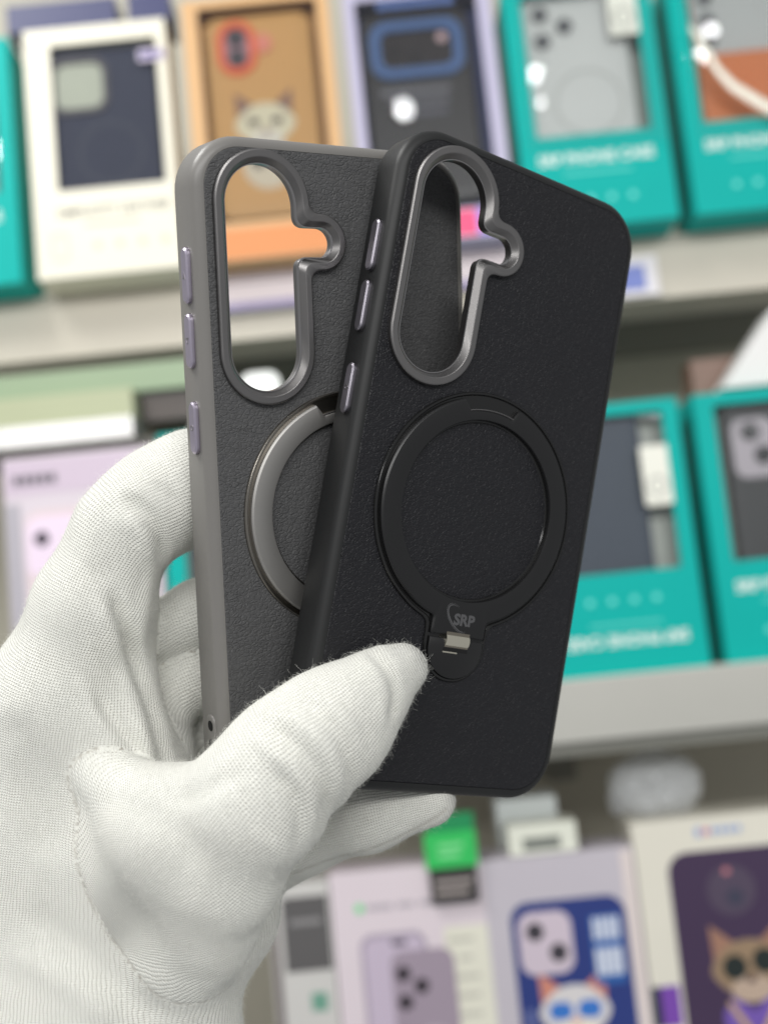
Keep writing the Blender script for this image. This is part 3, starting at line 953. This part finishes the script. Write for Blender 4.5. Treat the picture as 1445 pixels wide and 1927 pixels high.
    if logo:
        lg = text_mesh('SRP', 3.9, M['logo_grey'], 'logo', base, lambda a, b, c: (a * 1.04 + 1.0, b - 38.3, 1.66 + c), 0.17, thick=0.05)
        mb = MB()
        for s0, wd in ((0, 0.42), (0.55, 0.16)):
            A = np.radians(np.linspace(118, 352, 48))
            lo, hi = [], []
            for i, a in enumerate(A):
                wv = wd * math.sin(math.pi * (i + 0.5) / 48) + 0.03
                ex, ey = (4.3 + s0 * 0.6) * math.cos(a), (2.2 + s0 * 0.5) * math.sin(a)
                rx, ry = ex * math.cos(-0.75) - ey * math.sin(-0.75), ex * math.sin(-0.75) + ey * math.cos(-0.75)
                lo.append((-1.1 + rx, -37.9 + ry, 1.68))
                ex, ey = (4.3 + s0 * 0.6 - wv) * math.cos(a), (2.2 + s0 * 0.5 - wv) * math.sin(a)
                rx, ry = ex * math.cos(-0.75) - ey * math.sin(-0.75), ex * math.sin(-0.75) + ey * math.cos(-0.75)
                hi.append((-1.1 + rx, -37.9 + ry, 1.68))
            mb.rings([lo, hi], closed=False)
        mb.build('swoosh', M['logo_grey'], lg, fix=False)
    # side buttons
    for y0, y1, icon in ((42.6, 55.6, 'up'), (27.4, 40.2, 'down'), (6.9, 19.4, 'dot')):
        yc, ln = (y0 + y1) / 2, y1 - y0
        zc = -5.0
        rg = lambda i, ht: [wall(b, a, ht) for a, b in rrect(3.5 - 2 * i, ln - 2 * i, 1.72 - i, zc, yc, 6)]
        MB().rings([rg(-0.35, 0.02), rg(-0.3, 0.1), rg(-0.1, 0.03)]).build('button_gasket', tpu, o, smooth=40)
        bt = MB().rings([rg(0, -0.2), rg(0, 0.85), rg(0.45, 1.2)], cap1=True).build('side_button', btn_m, o, smooth=25)
        if icon == 'dot':
            loop = [circle(0.75, zc, yc, 20), circle(0.45, zc, yc, 20)]
        else:
            s_ = 0.8 if icon == 'up' else -0.8
            tri = [(zc - 0.7, yc - s_), (zc + 0.7, yc - s_), (zc, yc + s_)]
            loop = [tri, [(zc + (a - zc) * 0.5, yc + (b - yc) * 0.5) for a, b in tri]]
        MB().slab(loop, 1.205, 1.26, lambda a, b, c: wall(b, a, c)).build('button_icon', M['gunmetal_light'], bt)
    # lanyard eyelets
    rg = lambda i, ht: [wall(b, a, ht) for a, b in rrect(4.4 - 2 * i, 10.6 - 2 * i, 2.19 - i, -5.0, -63.4, 8)]
    el = MB().rings([rg(0, -0.1), rg(0.1, 0.3), rg(0.4, 0.45), rg(1.0, 0.4)], cap1=True).build('lanyard_eyelet', tpu, o, smooth=50)
    for yy in (-61.0, -65.9):
        MB().slab([[(a, b) for a, b in circle(1.35, -5.0, yy, 24)]], 0.42, 0.47, lambda a, b, c: wall(b, a, c)).build('lanyard_hole', M['dark_hole'], el)
    return o


def empty_part(name, parent):
    p = bpy.data.objects.new(name, None)
    p.empty_display_size = 0.01
    COL.objects.link(p)
    p.parent = parent
    return p


PA = pose((0.121, 0.588, 0.069), (-9.078, 10.645, -292.732))
PB = pose((-0.013, 0.548, -0.184), (25.207, 10.105, -292.756))
held_case('grey phone case with leather back and light side frame, held behind the black one', PA, M['grey_tpu'], M['grey_leather'], M['grey_ring'], M['bronze_rim'], M['gunmetal'], M['lilac_metal'], False)
held_case('black leather phone case with metal camera frame, held in front under the thumb', PB, M['black_tpu'], M['black_leather'], M['black_ring'], M['black_gloss'], M['gunmetal'], M['button_metal'], True)


# ------------------------------------------------------------------ gloved hand (one continuous knitted surface)
def AL(x, y, z):
    """point in the grey case's own space -> camera space, mm"""
    return np.array((PA @ Vector((x * S, y * S, z * S))) / S)


def P(px, py, d, r):
    return (*J(px, py, d), r)


def Q(x, y, z, r):
    return (*AL(x, y, z), r)


G_BODY = [
    (P(229, 1000, 291, 10.9), P(174, 1140, 291, 13.4)), (P(174, 1140, 291, 13.4), P(108, 1325, 293, 17.8)),
    (P(108, 1325, 293, 17.8), P(40, 1900, 306, 34)), (P(40, 1900, 306, 34), P(30, 2330, 306, 33)),
    (P(215, 1400, 291, 14), P(190, 1900, 303, 34)), (P(190, 1900, 303, 34), P(180, 2330, 307, 32)),
    (P(338, 1820, 289, 15.5), P(300, 2000, 294, 18.5)), (P(300, 2000, 294, 18.5), P(280, 2330, 298, 21)),
    (P(246, 1100, 298, 4.0), P(236, 1270, 294, 5.0)), (P(236, 1270, 294, 5.0), P(280, 1470, 288, 5.0)),
    (P(229, 1000, 291, 10.9), P(300, 945, 295, 11.6)), (P(300, 945, 295, 11.6), P(372, 910, 298, 12.2)),
    (P(372, 910, 298, 12.2), Q(-18, -2, -25, 10)),
    (P(250, 1500, 298, 16), P(400, 1720, 306, 18)),
]
G_MID = [(P(285, 1200, 309, 9.5), P(375, 1158, 307, 9.3)), (P(375, 1158, 307, 9.3), Q(-14, -33, -22.5, 8.6))]
G_RING = [(P(285, 1310, 311, 10.5), P(380, 1268, 310, 9.6)), (P(380, 1268, 310, 9.6), Q(-16, -50, -22.5, 8.8)),
          (P(322, 1330, 306, 5.5), P(325, 1500, 300, 7))]
G_FOUR = [(P(330, 1430, 316, 8), P(390, 1375, 317, 7)), (P(390, 1375, 317, 7), Q(-20, -66, -22, 7))]
G_PINKY = [(P(400, 1650, 316, 14), P(540, 1575, 306, 11)), (P(540, 1575, 306, 11), P(700, 1526, 299.5, 9.4)), (P(700, 1526, 299.5, 9.4), P(808, 1506, 297, 7))]
G_THUMB = [
    (P(698, 1300, 268.5, 9.7), P(630, 1362, 267, 12.4)), (P(630, 1362, 267, 12.4), P(570, 1412, 265, 12.8)),
    (P(570, 1412, 265, 12.8), P(524, 1452, 264, 13.0)), (P(524, 1452, 264, 13.0), P(482, 1512, 264, 13.4)),
    (P(482, 1512, 264, 13.4), P(415, 1640, 268.5, 13.6)), (P(415, 1640, 268.5, 13.6), P(395, 1745, 274.5, 10.3)),
    (P(395, 1745, 274.5, 10.3), P(400, 1785, 277, 8)),
    (P(482, 1512, 264, 13.0), P(330, 1560, 270.5, 12.4)), (P(330, 1560, 270.5, 12.4), P(188, 1456, 279.5, 7.6)),
    (P(330, 1560, 270.5, 12.4), P(215, 1575, 279, 8)), (P(330, 1580, 271, 12.4), P(273, 1690, 278, 8.2)),
    (P(380, 1640, 270, 13), P(345, 1775, 277, 8)), (P(250, 1640, 278, 8), P(345, 1780, 277, 7.5)),
]
G_TIP = [(P(735, 1268, 269.5, 7.0), P(757, 1258, 270.5, 6.0))]


def seg_sdf(X, a, b):
    pa = np.stack([X[0] - a[0], X[1] - a[1], X[2] - a[2]])
    ba = np.array(b[:3]) - np.array(a[:3])
    t = np.clip((pa[0] * ba[0] + pa[1] * ba[1] + pa[2] * ba[2]) / (ba @ ba), 0, 1)
    d = np.sqrt((pa[0] - t * ba[0]) ** 2 + (pa[1] - t * ba[1]) ** 2 + (pa[2] - t * ba[2]) ** 2)
    return d - (a[3] + t * (b[3] - a[3]))


def group_sdf(X, segs, k):
    f = None
    for a, b in segs:
        g = seg_sdf(X, a, b)
        f = g if f is None else smin(f, g, k)
    return f


def fields(X):
    body = group_sdf(X, G_BODY, 9.0)
    body = smin(body, group_sdf(X, G_MID, 3.0), 2.5)
    fr_ = smin(group_sdf(X, G_RING, 4.0), group_sdf(X, G_FOUR, 3.0), 2.5)
    body = smin(body, fr_, 2.5)
    pk = group_sdf(X, G_PINKY, 5.0)
    body = smin(body, pk, 4.0)
    th = group_sdf(X, G_THUMB, 7.0)
    tip = group_sdf(X, G_TIP, 3.0)
    th = smin(th, tip, 3.0)
    return body, th


def hand_sdf(X):
    b, t = fields(X)
    py = PY0 - X[1] / X[2] * -F_PX
    k = 1.6 + 8.4 * np.clip((py - 1480) / 160.0, 0, 1)
    return smin(b, t, k)


def surface_nets(F, org, h):
    nx, ny, nz = F.shape
    s = F < 0
    cnt = np.zeros((nx - 1, ny - 1, nz - 1), np.uint8)
    offs = [(i, j, k) for i in (0, 1) for j in (0, 1) for k in (0, 1)]
    for i, j, k in offs:
        cnt += s[i:nx - 1 + i, j:ny - 1 + j, k:nz - 1 + k]
    act = np.argwhere((cnt > 0) & (cnt < 8))
    vid = np.full(cnt.shape, -1, np.int32)
    vid[act[:, 0], act[:, 1], act[:, 2]] = np.arange(len(act))
    val = np.stack([F[act[:, 0] + i, act[:, 1] + j, act[:, 2] + k] for i, j, k in offs], 1)
    pos, num = np.zeros((len(act), 3)), np.zeros(len(act))
    for a in range(8):
        for b in range(a + 1, 8):
            d = np.abs(np.array(offs[a]) - np.array(offs[b]))
            if d.sum() != 1:
                continue
            m = (val[:, a] < 0) != (val[:, b] < 0)
            t = val[m, a] / (val[m, a] - val[m, b])
            pos[m] += np.array(offs[a]) + t[:, None] * (np.array(offs[b]) - np.array(offs[a]))
            num[m] += 1
    V = (act + pos / num[:, None]) * h + org
    quads = []
    for ax in range(3):
        sl0, sl1 = [slice(None)] * 3, [slice(None)] * 3
        sl0[ax], sl1[ax] = slice(0, -1), slice(1, None)
        e = np.argwhere(s[tuple(sl0)] != s[tuple(sl1)])
        b, c = [(1, 2), (2, 0), (0, 1)][ax]
        e = e[(e[:, b] > 0) & (e[:, c] > 0) & (e[:, b] < F.shape[b] - 1) & (e[:, c] < F.shape[c] - 1)]
        inside = s[e[:, 0], e[:, 1], e[:, 2]]
        ids = []
        for db, dc in ((-1, -1), (0, -1), (0, 0), (-1, 0)):
            q = e.copy()
            q[:, b] += db
            q[:, c] += dc
            ids.append(vid[q[:, 0], q[:, 1], q[:, 2]])
        q = np.stack(ids, 1)
        q[~inside] = q[~inside][:, ::-1]
        quads.append(q)
    return V, np.concatenate(quads)


HS = 0.85
allp = np.array([p for g in (G_BODY, G_MID, G_RING, G_FOUR, G_PINKY, G_THUMB, G_TIP) for sgm in g for p in sgm])
lo = (allp[:, :3] - allp[:, 3:]).min(0) - 4
hi = (allp[:, :3] + allp[:, 3:]).max(0) + 4
lo[1] = max(lo[1], -172.0)
ax_ = [np.arange(lo[i], hi[i], HS, dtype=np.float32) for i in range(3)]
GX = np.meshgrid(*ax_, indexing='ij')
FV = hand_sdf(GX)
# flat end below the picture where the cuff is closed
FV = np.maximum(FV, (lo[1] + 3.0) - GX[1])
V, Fq = surface_nets(FV.astype(np.float32), lo, HS)
del FV, GX
ed = np.concatenate([Fq[:, [i, (i + 1) % 4]] for i in range(4)])


def smooth_v(V, n, lam=0.5):
    for _ in range(n):
        acc = np.zeros_like(V)
        deg = np.bincount(ed[:, 0], minlength=len(V)) + np.bincount(ed[:, 1], minlength=len(V))
        for c in range(3):
            acc[:, c] = np.bincount(ed[:, 0], V[ed[:, 1], c], len(V)) + np.bincount(ed[:, 1], V[ed[:, 0], c], len(V))
        V = V + lam * (acc / deg[:, None] - V)
    return V


def normals(V):
    n = np.cross(V[Fq[:, 2]] - V[Fq[:, 0]], V[Fq[:, 3]] - V[Fq[:, 1]])
    N = np.zeros_like(V)
    for i in range(4):
        for c in range(3):
            N[:, c] += np.bincount(Fq[:, i], n[:, c], len(V))
    return N / (np.linalg.norm(N, axis=1, keepdims=True) + 1e-12)


V = smooth_v(V, 3)


# chains along which the knit runs
def spline(pts, n=30):
    pts = np.array(pts, float)
    e = np.vstack([2 * pts[0] - pts[1], pts, 2 * pts[-1] - pts[-2]])
    out = []
    for i in range(1, len(e) - 2):
        for t in np.linspace(0, 1, n, endpoint=False):
            a, b, c, d = e[i - 1:i + 3]
            out.append(0.5 * (2 * b + (c - a) * t + (2 * a - 5 * b + 4 * c - d) * t * t + (3 * b - a - 3 * c + d) * t ** 3))
    out.append(pts[-1])
    return np.array(out)


CH = {
    'body': spline([J(470, 880, 312), J(372, 905, 300), J(290, 945, 296), J(222, 992, 293), J(165, 1130, 294), J(125, 1330, 300), J(115, 1600, 308), J(110, 1900, 312), J(105, 2350, 312)]),
    'mid': spline([J(470, 1120, 310), J(375, 1158, 309), J(300, 1195, 312), J(240, 1260, 314)]),
    'ring': spline([J(470, 1230, 312), J(380, 1268, 312), J(310, 1310, 314), J(290, 1420, 312)]),
    'pinky': spline([J(880, 1490, 297), J(808, 1506, 298), J(700, 1526, 300), J(540, 1575, 306), J(400, 1650, 316)]),
    'thumb': spline([J(800, 1235, 271), J(741, 1266, 270.5), J(630, 1362, 268), J(524, 1452, 266), J(440, 1540, 268), J(330, 1630, 272), J(200, 1740, 276)]),
}
RAD = {'body': 17.0, 'mid': 9.5, 'ring': 10.0, 'pinky': 9.5, 'thumb': 13.0}
Xs = V.T
fb, ft = fields(Xs)
sub = {'mid': group_sdf(Xs, G_MID, 3), 'ring': np.minimum(group_sdf(Xs, G_RING, 4), group_sdf(Xs, G_FOUR, 3)), 'pinky': group_sdf(Xs, G_PINKY, 5), 'body': group_sdf(Xs, G_BODY, 9)}
names = ['body', 'mid', 'ring', 'pinky', 'thumb']
dist = np.stack([sub['body'], sub['mid'], sub['ring'], sub['pinky'], ft])
own = dist.argmin(0)
U, Vv = np.zeros(len(V)), np.zeros(len(V))
for ci, nm in enumerate(names):
    idx = np.where(own == ci)[0]
    c = CH[nm]
    arc = np.r_[0, np.cumsum(np.linalg.norm(np.diff(c, axis=0), axis=1))]
    tan = np.gradient(c, axis=0)
    tan /= np.linalg.norm(tan, axis=1, keepdims=True)
    for s0 in range(0, len(idx), 4000):
        ii = idx[s0:s0 + 4000]
        d2 = ((V[ii][:, None, :] - c[None]) ** 2).sum(2)
        w = np.exp(-(d2 - d2.min(1, keepdims=True)) / 25.0)
        w /= w.sum(1, keepdims=True)
        cc, tt, aa = w @ c, w @ tan, w @ arc
        tt /= np.linalg.norm(tt, axis=1, keepdims=True)
        rel = V[ii] - cc
        z_ = np.array([0, 0, 1.0])
        n1 = z_ - (tt @ z_)[:, None] * tt
        n1 /= np.linalg.norm(n1, axis=1, keepdims=True)
        n2 = np.cross(tt, n1)
        rad = RAD[nm]
        if nm == 'body':
            rad = 13.0 + 19.0 * np.clip((aa - 45) / 70.0, 0, 1)
        elif nm == 'thumb':
            rad = 11.5 + 12.0 * np.clip((aa - 40) / 45.0, 0, 1)
        U[ii] = np.arctan2((rel * n2).sum(1), (rel * n1).sum(1)) * rad
        Vv[ii] = aa + (rel * tt).sum(1)

# wrinkles and folds of the cloth
Nn = normals(V)
disp = np.zeros(len(V))
th = own == 4
px_ = PX0 + V[:, 0] / -V[:, 2] * F_PX
py_ = PY0 - V[:, 1] / -V[:, 2] * F_PX
front = Nn[:, 2] > -0.25


def fold(pts, amp, wd, mask, ends=6.0):
    """a soft crease (amp < 0) or ridge (amp > 0) of the cloth along a line on its near side"""
    c = spline(np.c_[np.array(pts, float), np.zeros(len(pts))], 14)[:, :2]
    ar = np.r_[0, np.cumsum(np.linalg.norm(np.diff(c, axis=0), axis=1))] / 7.6
    fade = np.clip(np.minimum(ar, ar[-1] - ar) / ends, 0.0, 1)
    idx = np.where(mask)[0]
    for s0 in range(0, len(idx), 5000):
        ii = idx[s0:s0 + 5000]
        d2 = (px_[ii, None] - c[None, :, 0]) ** 2 + (py_[ii, None] - c[None, :, 1]) ** 2
        k = d2.argmin(1)
        disp[ii] += 1.35 * amp * fade[k] * np.exp(-d2[np.arange(len(ii)), k] / (wd * 7.6) ** 2)


tf = th & front
fold([(545, 1300), (598, 1338), (640, 1388), (662, 1450), (664, 1500)], -1.0, 1.5, tf)
fold([(515, 1330), (577, 1372), (622, 1425), (642, 1482), (640, 1520)], 0.7, 1.6, tf)
fold([(492, 1352), (555, 1402), (600, 1455), (618, 1515), (612, 1560)], -1.15, 1.5, tf)
fold([(465, 1380), (535, 1436), (578, 1490), (592, 1545), (585, 1590)], 0.75, 1.7, tf)
fold([(500, 1440), (548, 1490), (566, 1550), (556, 1605)], -0.8, 1.6, tf)
fold([(610, 1275), (655, 1318), (690, 1370), (700, 1420)], -0.45, 1.8, tf)
fold([(688, 1222), (722, 1250), (745, 1298), (738, 1360)], -1.15, 1.1, tf, 3)
fold([(668, 1228), (702, 1262), (722, 1310), (716, 1372)], 0.45, 1.4, tf, 3)
fold([(300, 1500), (350, 1500), (420, 1470), (470, 1440)], -0.7, 2.4, tf)
fold([(170, 1500), (250, 1520), (340, 1570), (400, 1640)], -0.5, 3.5, tf)
fold([(470, 1560), (520, 1600), (535, 1660)], 0.6, 2.0, tf)
vis = front & ~th & (V[:, 2] > -303)
fold([(205, 1105), (237, 1176), (258, 1247), (291, 1345), (322, 1470)], -2.3, 1.9, vis)
fold([(180, 1120), (212, 1190), (232, 1262), (262, 1360), (290, 1470)], 1.0, 2.2, vis)
fold([(290, 1060), (272, 1150), (266, 1240), (298, 1378), (320, 1475)], 0.8, 1.6, vis)
fold([(170, 1290), (205, 1345), (250, 1400), (280, 1450)], -1.1, 1.6, vis)
fold([(150, 1270), (185, 1350), (215, 1400), (240, 1440)], 0.7, 1.8, vis)
fold([(228, 925), (280, 970), (306, 1020), (312, 1062)], -1.7, 1.7, vis, 4)
fold([(215, 965), (262, 1000), (285, 1045), (288, 1090)], 0.8, 2.0, vis)
fold([(270, 900), (320, 935), (352, 975)], -0.6, 1.5, vis)
fold([(150, 1060), (190, 1080), (235, 1110)], -0.5, 3.0, vis)
fold([(20, 1330), (60, 1450), (90, 1620)], -0.8, 4.5, vis)
fold([(40, 1700), (140, 1780), (250, 1880), (330, 1927)], -0.7, 3.5, vis)
fold([(0, 1780), (110, 1840), (220, 1930)], 0.6, 3.5, vis)
nz1 = sum(np.sin(V @ (rng.normal(size=3) * 0.22) + rng.uniform(0, 6.28)) for _ in range(8)) / 8
disp += 0.7 * nz1
for _ in range(3):
    acc = np.bincount(ed[:, 0], disp[ed[:, 1]], len(V)) + np.bincount(ed[:, 1], disp[ed[:, 0]], len(V))
    deg = np.bincount(ed[:, 0], minlength=len(V)) + np.bincount(ed[:, 1], minlength=len(V))
    disp = 0.5 * disp + 0.5 * acc / deg
V = V + Nn * disp[:, None]
V = smooth_v(V, 1, 0.4)

seam_f = 0.8 * np.exp(-((fb - ft) / 0.6) ** 2) * ((px_ < 490) & (Nn[:, 2] > -0.3) & ((py_ > 1500) | (px_ < 185)))
pl_ = spline([J(520, 1648, 300), J(620, 1618, 296), J(720, 1588, 292), J(790, 1556, 291), J(838, 1524, 292)], 20)
ix = np.where((own == 3) & (Nn[:, 2] > -0.1))[0]
pk_seam = np.zeros(len(V))
pk_seam[ix] = np.exp(-(np.sqrt(((V[ix][:, None, :2] - pl_[None, :, :2]) ** 2).sum(2).min(1)) / 0.45) ** 2)
seam_f = np.clip(seam_f + pk_seam, 0, 1)

me = bpy.data.meshes.new('gloved_hand')
me.from_pydata((V * S).tolist(), [], Fq.tolist())
me.polygons.foreach_set('use_smooth', np.ones(len(Fq), bool))
uvl = me.uv_layers.new(name='knit')
lv_ = np.zeros(len(me.loops), np.int32)
me.loops.foreach_get('vertex_index', lv_)
PU, PV_ = 0.70, 0.60
uu = np.stack([U[lv_] / PU, Vv[lv_] / PV_], 1).reshape(-1, 4, 2)
bad = (np.ptp(uu[:, :, 0], axis=1) > 12) | (np.ptp(uu[:, :, 1], axis=1) > 12)
uu[bad] = uu[bad][:, :1]
uvl.data.foreach_set('uv', uu.reshape(-1).astype(np.float32))
sa = me.attributes.new('seam', 'FLOAT', 'POINT')
sa.data.foreach_set('value', seam_f.astype(np.float32))
me.materials.append(M['glove'])
hand = bpy.data.objects.new('gloved_hand', me)
COL.objects.link(hand)
hand.matrix_world = CAM
tag(hand, 'hand in a white knitted cotton glove gripping the two phone cases', 'hand')

# fuzz standing off the cotton
tri_a = np.linalg.norm(np.cross(V[Fq[:, 2]] - V[Fq[:, 0]], V[Fq[:, 3]] - V[Fq[:, 1]]), axis=1)
Nf = normals(V)
fc = V[Fq].mean(1)
fx_, fy_ = PX0 + fc[:, 0] / -fc[:, 2] * F_PX, PY0 - fc[:, 1] / -fc[:, 2] * F_PX
wgt = tri_a * (fy_ < 2000) * (fx_ > -60) * (Nf[Fq[:, 0], 2] > -0.6)
NH = 60000
pick = rng.choice(len(Fq), NH, p=wgt / wgt.sum())
root = V[Fq[pick, 0]] + (V[Fq[pick, 2]] - V[Fq[pick, 0]]) * rng.random((NH, 1))
nd = Nf[Fq[pick, 0]]
rd = rng.normal(size=(NH, 3))
rd -= (rd * nd).sum(1, keepdims=True) * nd
rd /= np.linalg.norm(rd, axis=1, keepdims=True)
ln_ = np.clip(rng.lognormal(-0.45, 0.5, (NH, 1)), 0.25, 2.4)
lean = rng.uniform(0.4, 1.6, (NH, 1))
curl = rng.normal(size=(NH, 3)) * 0.35
K = 5
pts = np.stack([root - nd * 0.15 + nd * (ln_ * (t - 0.25 * t * t)) + rd * (ln_ * lean * t * t * 0.7) + curl * ln_ * t ** 3 for t in np.linspace(0, 1, K)], 1)
wdt = 0.025 * np.linspace(1, 0.35, K)[None, :, None]
sd_ = np.cross(nd, rd)[:, None, :] * wdt
sd2 = nd[:, None, :] * wdt * 0.9
tri3 = np.stack([pts + sd_, pts - 0.5 * sd_ + 0.87 * sd2, pts - 0.5 * sd_ - 0.87 * sd2], 2)     # NH, K, 3, 3
fv = tri3.reshape(-1, 3)
bi = np.arange(NH)[:, None, None] * (K * 3) + np.arange(K - 1)[None, :, None] * 3 + np.arange(3)[None, None, :]
bj = np.arange(NH)[:, None, None] * (K * 3) + np.arange(K - 1)[None, :, None] * 3 + ((np.arange(3) + 1) % 3)[None, None, :]
fq = np.stack([bi, bj, bj + 3, bi + 3], -1).reshape(-1, 4)
fm = bpy.data.meshes.new('cotton_fuzz')
fm.vertices.add(len(fv))
fm.vertices.foreach_set('co', (fv * S).reshape(-1).astype(np.float32))
fm.loops.add(fq.size)
fm.loops.foreach_set('vertex_index', fq.reshape(-1).astype(np.int32))
fm.polygons.add(len(fq))
fm.polygons.foreach_set('loop_start', np.arange(0, fq.size, 4, dtype=np.int32))
fm.update(calc_edges=True)
fm.materials.append(M['fuzz'])
fz = bpy.data.objects.new('cotton_fuzz', fm)
COL.objects.link(fz)
fz.parent = hand
fz['kind'] = 'stuff'
